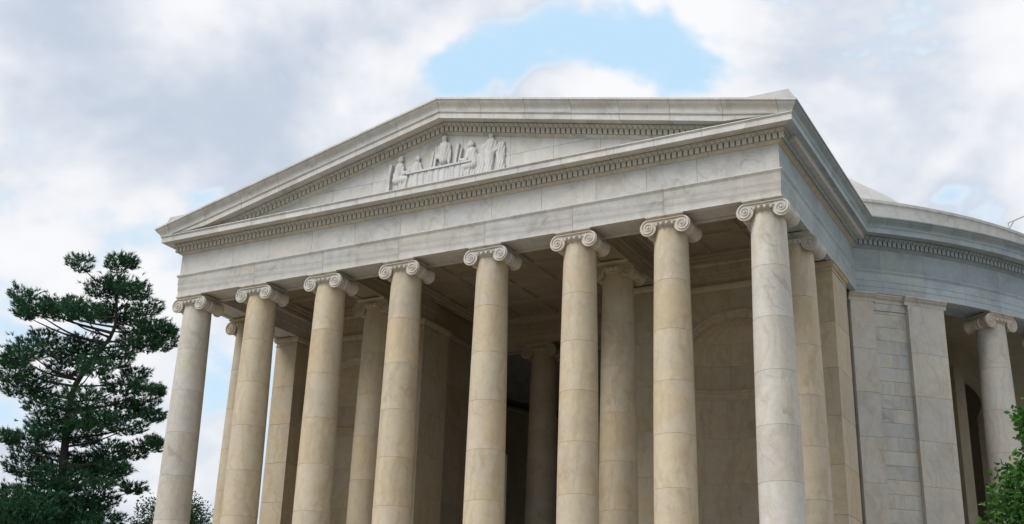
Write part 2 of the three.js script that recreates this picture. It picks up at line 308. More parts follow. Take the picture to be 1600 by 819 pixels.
MAT.anta = MAT.ivory; MAT.lime = MAT.ivory; MAT.warm = [MAT.cream[0], MAT.cream[2], MAT.cream[3], MAT.cream[5], MAT.cream[0], MAT.cream[1]];
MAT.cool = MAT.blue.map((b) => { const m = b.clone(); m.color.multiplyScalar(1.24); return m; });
MAT.grey = [[1, 1, 0.98], [0.93, 0.94, 0.95], [1.06, 1.04, 0.99], [1.04, 1.0, 0.94], [0.89, 0.91, 0.93], [1.0, 0.96, 0.91], [1.04, 1.02, 0.98]].map((c) => { const m = MAT.ivory[0].clone(); m.color.setRGB(...c.map((v, i) => v * [0.95, 0.985, 1.03][i])); return m; });
XC.forEach((x, i) => column(x, 0, 0, i === 7 || i === 0 ? 'lime' : 'warm', i === 5 || i === 6 ? 'pink' : 'lime'));
for (const i of [0, 2, 5, 7]) column(XC[i], Z2, 0, 'warm', i === 7 ? 'lime' : 'warm');
for (const i of [3, 4]) column(XC[i], -13.7, 0, 'shadedLimestone', 'shadedLimestone');
const colA = [56.2, 66.7, 77.2, 87.7, 98.2];
for (const a of colA) { const t = a * Math.PI / 180; column(RC * Math.sin(t), ZC + RC * Math.cos(t), t, 'lime', 'pink'); }

// ---- entablature profiles, [offset from the column axis, height]
const PA = [[-0.50, YB + 0.06], [-0.50, YB], [-0.74, YB], [-0.74, 19.55], [-0.78, 19.55], [-0.78, 20.03], [-0.84, 20.10], [-0.84, 20.18], [0.80, 20.18], [0.866, 20.18], [0.866, 20.13], [0.80, 20.03], [0.795, 20.02], [0.795, 19.67], [0.775, 19.63], [0.775, 19.39], [0.755, 19.35], [0.755, YB], [0.50, YB], [0.50, YB + 0.06]];
const PF = [[0.2, 20.185], [0.755, 20.185], [0.755, 21.24], [0.2, 21.24]];
const PB = [[0.3, 21.245], [0.78, 21.245], [0.80, 21.27], [0.86, 21.31], [0.92, 21.33], [0.92, 21.36], [0.88, 21.362], [0.88, 21.60], [0.99, 21.605], [0.99, 21.64], [1.04, 21.68], [1.08, 21.73], [1.08, 21.765], [0.3, 21.765]];
const PC = [[0.3, 21.77], [1.42, 21.80], [1.44, 21.77], [1.529, 21.77], [1.529, 22.00], [1.545, 22.01], [1.56, 22.05], [1.585, 22.06], [1.585, 22.10], [0.3, 22.10]];
const PS = [[0.3, 22.103], [1.565, 22.103], [1.57, 22.13], [1.575, 22.18], [1.61, 22.24], [1.68, 22.30], [1.75, 22.36], [1.775, 22.41], [1.82, 22.42], [1.82, 22.48], [0.3, 22.50]];
const JG = 0.006;                     // half a joint
const cuts = (a, b, len, jit = 0) => { const n = Math.max(1, Math.round(Math.abs(b - a) / len)), o = []; for (let i = 0; i <= n; i++) o.push(mix(a, b, i / n) + (i && i < n ? R(-jit, jit) : 0)); return o; };
const dentUnit = new THREE.BoxGeometry(0.165, 0.235, 0.12);
const eggUnit = (() => { const g = new THREE.SphereGeometry(1, 6, 5); g.scale(0.062, 0.065, 0.05); return g; })();
function teeth(parent, at, s0, s1, pitch, tangentAt, shear = 0, stone = 'cream') {   // rows of dentils and of eggs above them
  const D = [], E = [], n = Math.round(Math.abs(s1 - s0) / pitch);
  for (let i = 0; i <= n; i++) {
    const s = mix(s0, s1, i / n), rot = tangentAt(s);
    let g = dentUnit.clone(); if (shear) { const p = g.attributes.position; for (let k = 0; k < p.count; k++) p.setY(k, p.getY(k) + shear * p.getX(k)); }
    g.rotateY(rot); g.translate(...at(s, 0.945, 21.483)); D.push(g);
    g = eggUnit.clone(); g.rotateY(rot); g.translate(...at(s, 1.045, 21.675)); E.push(g);
  }
  const m = mesh('dentil_row', merge(D), MAT[stone === 'cream' ? 'ivory' : stone][2], parent); m.userData.kind = 'stuff';
  const e = mesh('egg_moulding', merge(E), MAT[stone === 'cream' ? 'ivory' : stone][0], parent); e.userData.kind = 'stuff';
}
// ---- straight runs: front along x, sides along z
const ent = grp('portico_entablature', memorial);
const frontAt = (s, o, y) => [s, y, o];
const sideAt = (sg) => (s, o, y) => [sg * (X8 + o), y, s];
const zIn = (o) => ZC + Math.sqrt((RC + o) ** 2 - (X8 + o) ** 2);
function course(name, prof, at, marks, e0, e1, stone, parent) {     // marks: joints; e0/e1 mitred ends
  for (let i = 0; i + 1 < marks.length; i++) {
    const a = i === 0 ? e0 : () => marks[i] + JG, b = i + 2 === marks.length ? e1 : () => marks[i + 1] - JG;
    mesh(name, sweep(prof, at, a, b, 1), pick(stone), parent);
  }
}
const L0 = (o) => -X8 - o, L1 = (o) => X8 + o;
course('architrave_block', PA, frontAt, XC, L0, L1, 'white', ent);
course('frieze_block', PF, frontAt, cuts(-X8, X8, 2.4, 0.25), L0, L1, 'white', ent);
course('bed_moulding', PB, frontAt, cuts(-X8, X8, 2.05), L0, L1, 'ivory', ent);
course('corona_block', PC, frontAt, cuts(-X8, X8, 2.05), L0, L1, 'white', ent);
teeth(ent, frontAt, -X8 - 0.94, X8 + 0.94, 0.243, () => 0);
for (const sg of [1, -1]) {
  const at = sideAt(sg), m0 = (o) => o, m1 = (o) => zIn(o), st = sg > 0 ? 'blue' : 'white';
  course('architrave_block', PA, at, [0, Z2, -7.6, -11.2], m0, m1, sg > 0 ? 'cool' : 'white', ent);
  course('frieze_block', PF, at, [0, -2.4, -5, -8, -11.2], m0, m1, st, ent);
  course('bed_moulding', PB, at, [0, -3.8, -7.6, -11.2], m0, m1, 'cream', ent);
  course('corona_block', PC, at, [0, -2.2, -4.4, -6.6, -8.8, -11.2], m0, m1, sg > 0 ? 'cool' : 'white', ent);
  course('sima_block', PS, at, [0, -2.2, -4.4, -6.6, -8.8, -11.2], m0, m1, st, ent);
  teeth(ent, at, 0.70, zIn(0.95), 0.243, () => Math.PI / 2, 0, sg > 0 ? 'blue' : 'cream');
}
mesh('entablature_core', box(-X8 - 0.3, X8 + 0.3, 20.2, 22.0, -0.6, 0.3), coreMat, ent);

// ---- pediment
const ped = grp('pediment', memorial);
const SLP = RIDGE - 22.48, up = RIDGE - 22.48;                     // raking courses repeat the level ones, lifted to the apex
const rakeAt = (sg, dy) => (s, o, y) => [sg * s, Math.max(y + dy - K * s, 22.104), o];
const PCr = PC.map(([o, y]) => [o > 1.5 ? o - 0.012 : o, y + 0.0]), dyC = 25.60 - 22.10, dyB = 25.265 - 21.77;
const PSr = PS.map(([o, y]) => [o, 22.103 + (y - 22.103) * 1.46]), dyS = RIDGE - (22.103 + (22.48 - 22.103) * 1.46);
for (const sg of [1, -1]) {
  const endC = (22.10 + dyC - 22.104) / K, endB = (21.765 + dyB - 22.104) / K, cut = (b, l) => cuts(0, b, l);
  course('raking_corona', PCr, rakeAt(sg, dyC), cut(endC, 2.1), () => JG, () => endC, 'white', ped);
  course('raking_bed_moulding', PB, rakeAt(sg, dyB), cut(endB, 2.1), () => JG, () => endB, 'ivory', ped);
  const sc = [...cuts(0, 15.38, 2.1), X8 + 1.0];
  course('raking_sima', PSr, rakeAt(sg, dyS), sc, () => JG, (o) => X8 + o, 'white', ped);
  teeth(ped, (s, o, y) => [sg * s, y + dyB - K * s, o], 0.122, (21.42 + dyB - 22.12) / K, 0.243, () => 0, -sg * K);
  // corner block on the cornice
  const blk = new THREE.Shape(); blk.moveTo(13.0, 22.6); blk.lineTo(15.98, 22.45); blk.lineTo(15.98, 22.78); blk.lineTo(15.74, 23.2); blk.lineTo(13.0, 23.2);
  const bg = new THREE.ExtrudeGeometry(blk, { depth: 1.7, bevelEnabled: true, bevelSize: 0.015, bevelThickness: 0.015, bevelSegments: 1 }); bg.translate(0, 0, -0.4); if (sg < 0) bg.rotateY(Math.PI), bg.translate(0, 0, 0.9);
  mesh('corner_block', bg, MAT.white[1], ped);
}
// tympanum slabs
const tyTop = (x) => 21.245 + dyB - K * Math.abs(x) + 0.15;
const tyCuts = [-11.9, -10.2, -8.3, -6.1, -3.9, -1.4, 0.9, 3.3, 5.4, 7.6, 9.7, 11.9];
for (let i = 0; i + 1 < tyCuts.length; i++) {
  const a = tyCuts[i] + JG, b = tyCuts[i + 1] - JG;
  for (const [lo, hi] of [[22.0, 23.1], [23.1, 26]]) {
    const n = 6, pts = [];
    if (Math.max(tyTop(a), tyTop(b)) < lo + 0.1 && lo > 22) continue;
    pts.push([a, lo + JG], [b, lo + JG]);
    for (let k = n; k >= 0; k--) { const x = mix(a, b, k / n); pts.push([x, Math.max(lo + 0.02, Math.min(hi - JG, tyTop(x)))]); }
    mesh('tympanum_slab', sweep(pts.map(([x, y]) => [x, y]), (s, o, y) => [o, y, s], 0.5, 0.76, 1, 0.3), pick('white'), ped);
  }
}
mesh('pediment_core', sweep([[-15, 22.0], [15, 22.0], [0, 25.4]], (s, o, y) => [o, y, s], 0.2, 0.49), coreMat, ped);
// ridge roof of the portico
mesh('portico_roof', sweep([[-15.6, 21.6], [15.6, 21.6], [15.9, 22.42], [0, 26.05], [-15.9, 22.42]], (s, o, y) => [o, y, s], -18, 0.15), MAT.white[1], memorial);

// ---- low relief in the pediment: generic draped figures round a table
const relief = grp('relief', memorial);
relief.userData.label = 'low relief of draped figures around a table';
const sd = (p, q) => { const [ax, ay, az, ra, bx, by, bz, rb] = q, dx = bx - ax, dy = by - ay, dz = bz - az, l = dx * dx + dy * dy + dz * dz || 1e-9; let t = ((p[0] - ax) * dx + (p[1] - ay) * dy + (p[2] - az) * dz) / l; t = clamp(t); return Math.hypot(p[0] - ax - dx * t, p[1] - ay - dy * t, p[2] - az - dz * t) - mix(ra, rb, t); };
function reliefFigure(name, cx, cy, size, caps, folds = 0.02, sm = 0.05) {   // caps in metres round (cx, cy); z is out of the slab
  const N = 60, mc = new MarchingCubes(N, coreMat, false, false, 60000); mc.isolation = 0; const h = N / 2;
  for (let k = 0; k < N; k++) for (let j = 0; j < N; j++) for (let i = 0; i < N; i++) {
    const p = [(i - h) / h * size, (j - h) / h * size, (k - h) / h * size * 0.4 + 0.12]; let d = 9;
    for (const q of caps) { const e = sd(p, q), hh = clamp(0.5 + 0.5 * (d - e) / sm); d = mix(d, e, hh) - sm * hh * (1 - hh); }
    d += folds * Math.sin(p[0] * 46 + Math.sin(p[1] * 7) * 2.2) * sstep(0.02, 0.1, p[2]);
    mc.field[i + j * N + k * N * N] = -Math.max(d, -p[2] - 0.03);
  }
  mc.update();
  const c = mc.count, P = new Float32Array(mc.positionArray.slice(0, c * 3)), Nn = new Float32Array(mc.normalArray.slice(0, c * 3)), U = new Float32Array(c * 2);
  for (let i = 0; i < c; i++) { P[i * 3] *= size; P[i * 3 + 1] *= size; P[i * 3 + 2] = P[i * 3 + 2] * size * 0.4 + 0.12; U[i * 2] = P[i * 3]; U[i * 2 + 1] = P[i * 3 + 1]; Nn[i * 3 + 2] /= 0.4; const l = Math.hypot(Nn[i * 3], Nn[i * 3 + 1], Nn[i * 3 + 2]) || 1; for (let q = 0; q < 3; q++) Nn[i * 3 + q] /= l; }
  const g = new THREE.BufferGeometry(); g.setAttribute('position', new THREE.BufferAttribute(P, 3)); g.setAttribute('normal', new THREE.BufferAttribute(Nn, 3)); g.setAttribute('uv', new THREE.BufferAttribute(U, 2));
  const m = mesh(name, g, MAT.white[0], relief); m.position.set(cx, cy, 0.762); m.scale.z = 0.52; return m;
}
const C = (ax, ay, az, ra, bx, by, bz, rb) => [ax, ay, az, ra, bx, by, bz, rb];
// seated, leaning over the table (faces +x when f = 1)
const seated = (f, s = 1) => [C(0, 0.78, .2, .15, .01 * f, .86, .2, .13), C(0, .6, .16, .09, -.04 * f, .45, .14, .16), C(-.04 * f, .42, .12, .24, -.16 * f, -.15, .12, .24), C(-.12 * f, -.2, .16, .2, .32 * f, -.22, .2, .16), C(.34 * f, -.22, .18, .14, .28 * f, -.85, .14, .10), C(.05 * f, -.25, .14, .15, .12 * f, -.85, .1, .1), C(.28 * f, -.9, .14, .09, .46 * f, -.93, .16, .06),
  C(.08 * f, .38, .22, .12, .22 * f, .05, .26, .09), C(.22 * f, .05, .26, .09, .52 * f, .12, .24, .06)].map((c) => c.map((v, i) => v * s));
const standing = (f) => [C(0, 1.12, .2, .15, .01 * f, 1.2, .2, .13), C(0, .95, .15, .08, 0, .8, .14, .14), C(0, .72, .14, .27, 0, .1, .12, .24), C(-.02, .1, .12, .25, -.06, -1.0, .1, .17), C(.1 * f, 0, .12, .2, .18 * f, -1.05, .1, .13), C(-.24 * f, .72, .14, .11, -.3 * f, .25, .16, .10), C(-.3 * f, .25, .18, .09, .02, .12, .26, .07), C(.24 * f, .72, .14, .11, .3 * f, .2, .14, .09), C(.3 * f, .2, .16, .08, .26 * f, -.25, .16, .06)];
reliefFigure('seated_figure', -2.35, 23.14, 1.15, seated(1));
reliefFigure('seated_figure', -1.45, 23.32, 0.95, [C(0, .48, .14, .13, .01, .55, .14, .11), C(0, .3, .1, .08, -.02, .2, .1, .13), C(-.02, .15, .1, .22, -.04, -.5, .08, .24), C(.12, .1, .14, .1, .3, -.2, .16, .07), C(-.18, .1, .12, .1, -.3, -.25, .14, .07)]);
reliefFigure('standing_figure', -0.05, 23.42, 1.32, standing(1).filter((c, i) => i !== 3 && i !== 4));
reliefFigure('seated_figure', 1.35, 23.18, 1.15, seated(-1));
reliefFigure('standing_figure', 2.35, 23.24, 1.22, standing(-1).map((c) => c.map((v) => v * 0.86)));
reliefFigure('carved_cloak', 2.85, 23.1, 1.0, [C(-.1, .55, .06, .14, -.05, -.8, .06, .13), C(.08, .5, .08, .13, .1, -.8, .06, .12), C(-.1, .6, .06, .12, .06, .6, .08, .12)], 0.03);
reliefFigure('carved_drapery', 1.75, 23.15, 1.1, [C(-1, .1, -.02, .12, .9, .25, -.02, .14), C(-.3, .5, 0, .2, -.35, -.7, 0, .18), C(.25, .55, 0, .22, .2, -.75, 0, .2), C(-.05, .1, .02, .2, .05, -.7, .02, .2)], 0.025);
reliefFigure('carved_drapery', -1.9, 23.05, 1.0, [C(-.4, .2, -.02, .16, .5, .1, -.02, .14), C(.1, .3, 0, .2, .1, -.6, 0, .2), C(-.6, .4, 0, .12, -.6, -.7, 0, .14)], 0.025);
// table with a hanging cloth
const clothP = []; for (let i = 0; i <= 60; i++) { const x = mix(-1.75, 1.0, i / 60); clothP.push([x, 0.93 + 0.012 * Math.sin(x * 40) + 0.015 * Math.sin(x * 17 + 1)]); }
mesh('carved_table', sweep([[-1.75, 0.75], ...clothP, [1.0, 0.75]], (s, o, y) => [o, s, y], 22.34, 23.08, 1, 0.6), MAT.white[0], relief);
mesh('carved_tabletop', box(-1.95, 1.45, 23.08, 23.17, 0.75, 0.985), MAT.white[0], relief);
mesh('carved_chair', sweep([[-3.0, 22.2], [-2.88, 22.2], [-2.84, 23.2], [-2.76, 23.75], [-2.9, 23.8], [-2.98, 23.2]], (s, o, y) => [o, y, s], 0.75, 0.92), MAT.white[0], relief);
for (const [x0, x1, ya, yb] of [[-0.78, -0.66, 23.2, 24.0], [-0.6, -0.48, 23.2, 24.2], [0.5, 0.62, 23.2, 24.15], [0.72, 0.8, 23.2, 23.9]]) mesh('carved_backrest', sweep([[x0, ya], [x1, ya], [x1 + 0.12, yb], [x0 + 0.12, yb]], (s, o, y) => [o, y, s], 0.75, 0.88), MAT.white[0], relief);

// ---- inside the portico: beams, ceiling, back wall with niches
const interior = grp('portico_ceiling', memorial);
const beamP = PA.map(([o, y]) => [o > 0.78 ? 0.84 : o, y]);
for (const sg of [1, -1]) {
  for (const [a, b] of [[-0.79, -3.95], [-3.95, -7.9]]) mesh('beam', sweep(beamP, (s, o, y) => [sg * XC[5] + o, y + 0.003, s], a - JG, b + JG), pick('shadedLimestone'), interior);
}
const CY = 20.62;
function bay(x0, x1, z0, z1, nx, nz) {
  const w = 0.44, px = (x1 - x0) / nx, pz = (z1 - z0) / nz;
  mesh('ceiling_cornice', rectLoft(x0 + 0.02, x1 - 0.02, z0 + 0.02, z1 - 0.02, [[0.02, 20.19], [-0.08, 20.19], [-0.10, 20.28], [-0.22, 20.34], [-0.24, 20.42], [-0.36, 20.47], [-0.36, 20.60]], true), pick('shadedLimestone'), interior).geometry.computeVertexNormals();
  for (let i = 0; i <= nx; i++) mesh('ceiling_rib', box(x0 + i * px - w / 2, x0 + i * px + w / 2, CY - 0.1, CY + 0.3, z0, z1), pick('shadedLimestone'), interior);
  for (let j = 0; j <= nz; j++) mesh('ceiling_rib', boxZ(x0, x1, CY - 0.096, CY + 0.296, z0 + j * pz - w / 2, z0 + j * pz + w / 2), pick('shadedLimestone'), interior);
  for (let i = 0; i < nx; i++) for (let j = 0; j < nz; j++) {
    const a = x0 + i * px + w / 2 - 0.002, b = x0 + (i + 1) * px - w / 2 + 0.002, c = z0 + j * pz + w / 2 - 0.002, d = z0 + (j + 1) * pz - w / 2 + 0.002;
    mesh('coffer', rectLoft(a, b, c, d, [[0, CY - 0.04], [-0.10, CY - 0.04], [-0.10, CY + 0.18], [-0.24, CY + 0.18], [-0.24, CY + 0.40], [-0.38, CY + 0.40], [-0.38, CY + 0.60]], true), pick('shadedLimestone'), interior);
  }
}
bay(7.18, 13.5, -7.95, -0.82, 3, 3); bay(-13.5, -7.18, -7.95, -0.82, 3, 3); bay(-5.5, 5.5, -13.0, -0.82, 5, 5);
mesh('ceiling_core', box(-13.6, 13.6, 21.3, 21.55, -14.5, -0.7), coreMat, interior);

const wall = grp('portico_wall', memorial);
const capProf = (h0) => [[0.0, h0 - 0.42], [0.03, h0 - 0.42], [0.03, h0 - 0.36], [0.0, h0 - 0.355], [0.0, h0 - 0.25], [0.06, h0 - 0.22], [0.10, h0 - 0.16], [0.11, h0 - 0.10], [0.15, h0 - 0.095], [0.15, h0 - 0.006], [0.0, h0 - 0.005]];
const LV = [YF, ...JOINTS, 18.66];
function pier(x0, x1, z0, z1, stone) {                            // square pier of stacked blocks with a moulded cap
  for (let i = 0; i + 1 < LV.length; i++) mesh('pier_block', rectLoft(x0, x1, z0, z1, [[-0.012, LV[i] + 0.002], [0, LV[i] + 0.014], [0, LV[i + 1] - 0.014], [-0.012, LV[i + 1] - 0.002]]), pick(stone), wall);
  mesh('pier_cap', rectLoft(x0, x1, z0, z1, capProf(YB)), pick(stone), wall);
}
for (const sg of [1, -1]) {
  const fl = (a, b) => sg > 0 ? [a, b] : [-b, -a];
  pier(...fl(13.65, 15.04), -9.45, -7.0, 'cream');                // corner antae
  pier(...fl(5.64, 7.04), -9.45, -7.0, 'cream');                  // antae at the passage
  // side wall between anta and rotunda
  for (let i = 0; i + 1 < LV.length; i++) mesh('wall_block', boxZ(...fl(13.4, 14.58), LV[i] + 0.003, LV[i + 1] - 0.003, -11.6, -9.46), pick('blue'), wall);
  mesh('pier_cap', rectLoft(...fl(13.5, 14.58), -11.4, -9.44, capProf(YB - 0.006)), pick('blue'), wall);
  // passage walls
  const zc = [-9.46, -11.3, -13.2, -14.6];
  for (let k = 0; k < 3; k++) for (let i = 0; i + 1 < LV.length; i++) mesh('wall_block', boxZ(...fl(5.80, 6.9), LV[i] + 0.003, LV[i + 1] - 0.003, zc[k + 1] + 0.003, zc[k] - 0.003), pick('shadedLimestone'), wall);
  mesh('passage_moulding', rectLoft(...fl(5.80, 6.9), -14.5, -9.44, capProf(YB - 0.004)), pick('shadedLimestone'), wall);
  mesh('passage_architrave', boxZ(...fl(5.74, 6.9), YB, 20.5, -14.5, -7.95), pick('shadedLimestone'), wall);
  // back wall: jambs, spandrels, frieze, arch, niche
  const NX = sg * 10.35, SPR = 14.5, RN = 2.92, ZW = -8.0, DN = 1.75;
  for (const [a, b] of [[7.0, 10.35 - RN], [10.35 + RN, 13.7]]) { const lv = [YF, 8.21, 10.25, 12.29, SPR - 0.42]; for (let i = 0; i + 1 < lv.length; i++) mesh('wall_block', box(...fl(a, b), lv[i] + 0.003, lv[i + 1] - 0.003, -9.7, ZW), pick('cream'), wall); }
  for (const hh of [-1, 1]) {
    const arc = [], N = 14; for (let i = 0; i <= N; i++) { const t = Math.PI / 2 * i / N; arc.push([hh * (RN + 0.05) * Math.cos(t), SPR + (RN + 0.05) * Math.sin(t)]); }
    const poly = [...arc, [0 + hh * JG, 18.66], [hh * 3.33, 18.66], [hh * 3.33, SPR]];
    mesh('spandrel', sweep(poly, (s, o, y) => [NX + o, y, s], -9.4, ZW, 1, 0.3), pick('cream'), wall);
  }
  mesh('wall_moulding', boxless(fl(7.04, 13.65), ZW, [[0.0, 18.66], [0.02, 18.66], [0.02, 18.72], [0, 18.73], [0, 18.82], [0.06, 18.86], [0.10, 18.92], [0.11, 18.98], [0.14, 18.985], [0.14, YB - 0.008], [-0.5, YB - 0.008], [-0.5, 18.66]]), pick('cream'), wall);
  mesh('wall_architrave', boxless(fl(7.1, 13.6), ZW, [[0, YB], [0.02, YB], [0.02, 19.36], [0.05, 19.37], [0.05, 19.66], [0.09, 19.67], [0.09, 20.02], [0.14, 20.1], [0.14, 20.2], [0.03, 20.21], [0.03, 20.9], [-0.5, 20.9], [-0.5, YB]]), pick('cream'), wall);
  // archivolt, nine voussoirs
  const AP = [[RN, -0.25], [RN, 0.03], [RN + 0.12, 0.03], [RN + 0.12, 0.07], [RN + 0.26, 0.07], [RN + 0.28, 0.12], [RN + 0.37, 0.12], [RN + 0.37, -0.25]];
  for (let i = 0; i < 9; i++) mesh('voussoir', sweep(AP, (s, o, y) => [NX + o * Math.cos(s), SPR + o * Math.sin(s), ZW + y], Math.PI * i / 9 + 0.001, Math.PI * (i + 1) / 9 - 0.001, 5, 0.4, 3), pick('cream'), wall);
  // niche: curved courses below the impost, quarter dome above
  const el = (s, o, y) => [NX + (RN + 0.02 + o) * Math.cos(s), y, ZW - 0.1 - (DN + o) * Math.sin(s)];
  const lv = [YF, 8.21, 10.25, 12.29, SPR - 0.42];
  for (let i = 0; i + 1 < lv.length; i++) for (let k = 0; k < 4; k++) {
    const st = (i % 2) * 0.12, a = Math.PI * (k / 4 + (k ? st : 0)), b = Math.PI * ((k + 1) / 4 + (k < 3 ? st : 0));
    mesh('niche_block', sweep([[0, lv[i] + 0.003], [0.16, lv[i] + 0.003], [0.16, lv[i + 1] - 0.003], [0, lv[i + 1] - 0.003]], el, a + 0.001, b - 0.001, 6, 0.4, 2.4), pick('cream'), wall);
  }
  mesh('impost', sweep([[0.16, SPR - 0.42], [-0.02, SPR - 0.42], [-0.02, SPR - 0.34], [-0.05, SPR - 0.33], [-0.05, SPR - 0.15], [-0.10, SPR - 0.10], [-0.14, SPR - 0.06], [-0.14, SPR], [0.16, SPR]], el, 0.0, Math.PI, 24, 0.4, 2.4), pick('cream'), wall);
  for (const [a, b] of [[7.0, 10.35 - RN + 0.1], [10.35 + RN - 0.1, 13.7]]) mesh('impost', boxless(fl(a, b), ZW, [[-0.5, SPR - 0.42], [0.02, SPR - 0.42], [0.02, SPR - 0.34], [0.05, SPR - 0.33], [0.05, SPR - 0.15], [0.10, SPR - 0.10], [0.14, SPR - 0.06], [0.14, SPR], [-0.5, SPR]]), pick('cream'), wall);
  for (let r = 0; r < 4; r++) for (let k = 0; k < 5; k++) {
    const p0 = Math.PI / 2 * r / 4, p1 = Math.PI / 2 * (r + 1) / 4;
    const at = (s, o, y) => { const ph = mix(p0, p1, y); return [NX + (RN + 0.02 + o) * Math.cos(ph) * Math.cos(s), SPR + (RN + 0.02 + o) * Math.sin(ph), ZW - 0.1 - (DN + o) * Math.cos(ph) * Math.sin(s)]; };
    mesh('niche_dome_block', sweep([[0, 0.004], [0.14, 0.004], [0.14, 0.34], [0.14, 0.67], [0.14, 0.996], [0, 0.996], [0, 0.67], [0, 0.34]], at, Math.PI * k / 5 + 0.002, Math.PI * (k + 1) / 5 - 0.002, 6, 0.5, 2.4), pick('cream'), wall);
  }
  mesh('wall_core', box(...fl(6.6, 14.6), YF, 21.3, -16, -10.15), coreMat, wall);
  mesh('wall_core', box(...fl(6.6, 14.2), 18.7, 21.3, -10.14, -8.3), coreMat, wall);
}
function boxless(xr, z, prof) { return sweep(prof, (s, o, y) => [s, y, z + o], xr[0], xr[1]); }   // moulding running along x
// lintel over the inner screen of columns
mesh('screen_lintel', sweep(beamP, (s, o, y) => [s, y + 0.002, -13.7 + o], -5.7, 5.7), pick('shadedLimestone'), wall);
mesh('screen_wall', box(-5.7, 5.7, 20.19, 22, -14.3, -13.1), pick('shadedLimestone'), wall);

// ---- rotunda: entablature ring, wall, piers, drum, dome
const rot = grp('rotunda_entablature', memorial);
const ringAt = (s, o, y) => { const t = s * Math.PI / 180; return [(RC + o) * Math.sin(t), y, ZC + (RC + o) * Math.cos(t)]; };
const aIn = (o) => Math.asin((X8 + o) / (RC + o)) * 180 / Math.PI;
const UL = RC * Math.PI / 180;
function ringCourse(name, prof, step, stone) {
  const A = []; for (let a = 40.45; a < 130; a += step) A.push(a);
  for (let i = -1; i + 1 < A.length; i++) mesh(name, sweep(prof, ringAt, i < 0 ? (o) => aIn(o) : A[i] + 0.008, A[i + 1] - 0.008, 6, 0.4, UL), pick(stone), rot);
  const far = prof.map((p) => p); mesh(name, sweep(far, ringAt, A[A.length - 1] + 0.008, (o) => 360 - aIn(o), 60, 0.4, UL), pick(stone), rot);
}
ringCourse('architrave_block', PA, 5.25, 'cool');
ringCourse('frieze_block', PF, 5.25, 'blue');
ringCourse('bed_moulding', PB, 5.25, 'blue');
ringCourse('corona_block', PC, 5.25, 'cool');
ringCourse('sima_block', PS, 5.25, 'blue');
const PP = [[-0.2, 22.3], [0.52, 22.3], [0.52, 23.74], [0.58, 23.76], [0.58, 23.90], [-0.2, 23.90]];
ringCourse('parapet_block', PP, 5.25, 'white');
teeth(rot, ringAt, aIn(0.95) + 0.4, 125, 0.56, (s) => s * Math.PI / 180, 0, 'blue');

const rw = grp('rotunda_wall', memorial);
const ringBlock = (name, o0, o1, y0, y1, a0, a1, stone, n = 3, c = 0.01) => mesh(name, sweep([[o0, y0 + 0.002], [o1 - c, y0 + 0.002], [o1, y0 + c], [o1, y1 - c], [o1 - c, y1 - 0.002], [o0, y1 - 0.002]], ringAt, a0, a1, n, 0.3, UL), pick(stone), rw);
for (const sg of [1, -1]) {
  const ar = (a, b) => sg > 0 ? [a, b] : [-b, -a];
  for (let i = 0; i + 1 < LV.length; i++) {
    ringBlock('pilaster_block', -0.4, 0.70, LV[i], LV[i + 1], ...ar(36.75, 39.35), 'lime');
    ringBlock('pier_block', -0.72, 0.74, LV[i], LV[i + 1], ...ar(43.35, 47.85), 'lime');
  }
  let y = YF, r = 0;
  while (y < 18.2) {
    const y1 = Math.min(18.3, y + 0.64), sp = r % 2 ? 41.35 : null;
    if (sp) { ringBlock('ashlar', -0.4, 0.50, y, y1, ...ar(39.36, sp - 0.008), 'grey', 2, 0.014); ringBlock('ashlar', -0.4, 0.50, y, y1, ...ar(sp + 0.008, 43.34), 'grey', 2, 0.014); }
    else ringBlock('ashlar', -0.4, 0.50, y, y1, ...ar(39.36, 43.34), 'grey', 3, 0.014);
    y = y1; r++;
  }
  ringBlock('frieze_band', -0.4, 0.55, 18.3, 18.66, ...ar(39.36, 43.34), 'grey');
  const cap = (o) => [[-0.4, 18.66], [o, 18.66], [o, 18.82], [o + 0.06, 18.86], [o + 0.10, 18.92], [o + 0.11, 18.98], [o + 0.15, 18.985], [o + 0.15, YB - 0.006], [-0.4, YB - 0.006]];
  for (const [o, a, b] of [[0.70, 36.6, 39.6], [0.57, 39.61, 42.99], [0.74, 43.0, 48.2]]) mesh('pier_cap', sweep(cap(o), ringAt, ...ar(a, b), 4, 0.4, UL), pick('lime'), rw);
}
// inner drum, walkway ceiling
for (let i = 0; i + 1 < LV.length; i++) for (let a = 18; a < 342; a += 9) if ((a < 72 || a > 100) && (a < 252 || a > 280)) mesh('drum_block', sweep([[-6.6, LV[i]], [-5.9, LV[i] + 0.003], [-5.9, LV[i + 1] - 0.003], [-6.6, LV[i + 1]]], ringAt, a + 0.01, a + 8.99, 4, 0.3, UL), pick('shadedLimestone'), rw);
mesh('drum_band', sweep([[-6.6, 18.67], [-5.85, 18.67], [-5.85, 22.4], [-6.6, 22.4]], ringAt, 18, 342, 80, 0.3, UL), MAT.shadedLimestone[1], rw);
for (const a of [50, 61, 70.3, 109.7]) ringBlock('drum_pilaster', -6, -5.62, YF, 18.66, a - 1.6, a + 1.6, 'shadedLimestone');
mesh('walkway_ceiling', sweep([[-6.2, 20.2], [-0.8, 20.2], [-0.8, 20.6], [-6.2, 20.6]], ringAt, 43, 317, 80, 0.3, UL), MAT.shadedLimestone[4], rw);
mesh('rotunda_roof', lathe([[17.2, 22.1], [24.4, 22.1], [24.4, 22.42], [19.6, 22.9], [17.2, 22.9]], 96), MAT.white[4], rw).position.z = ZC;
const dome = grp('dome', memorial);
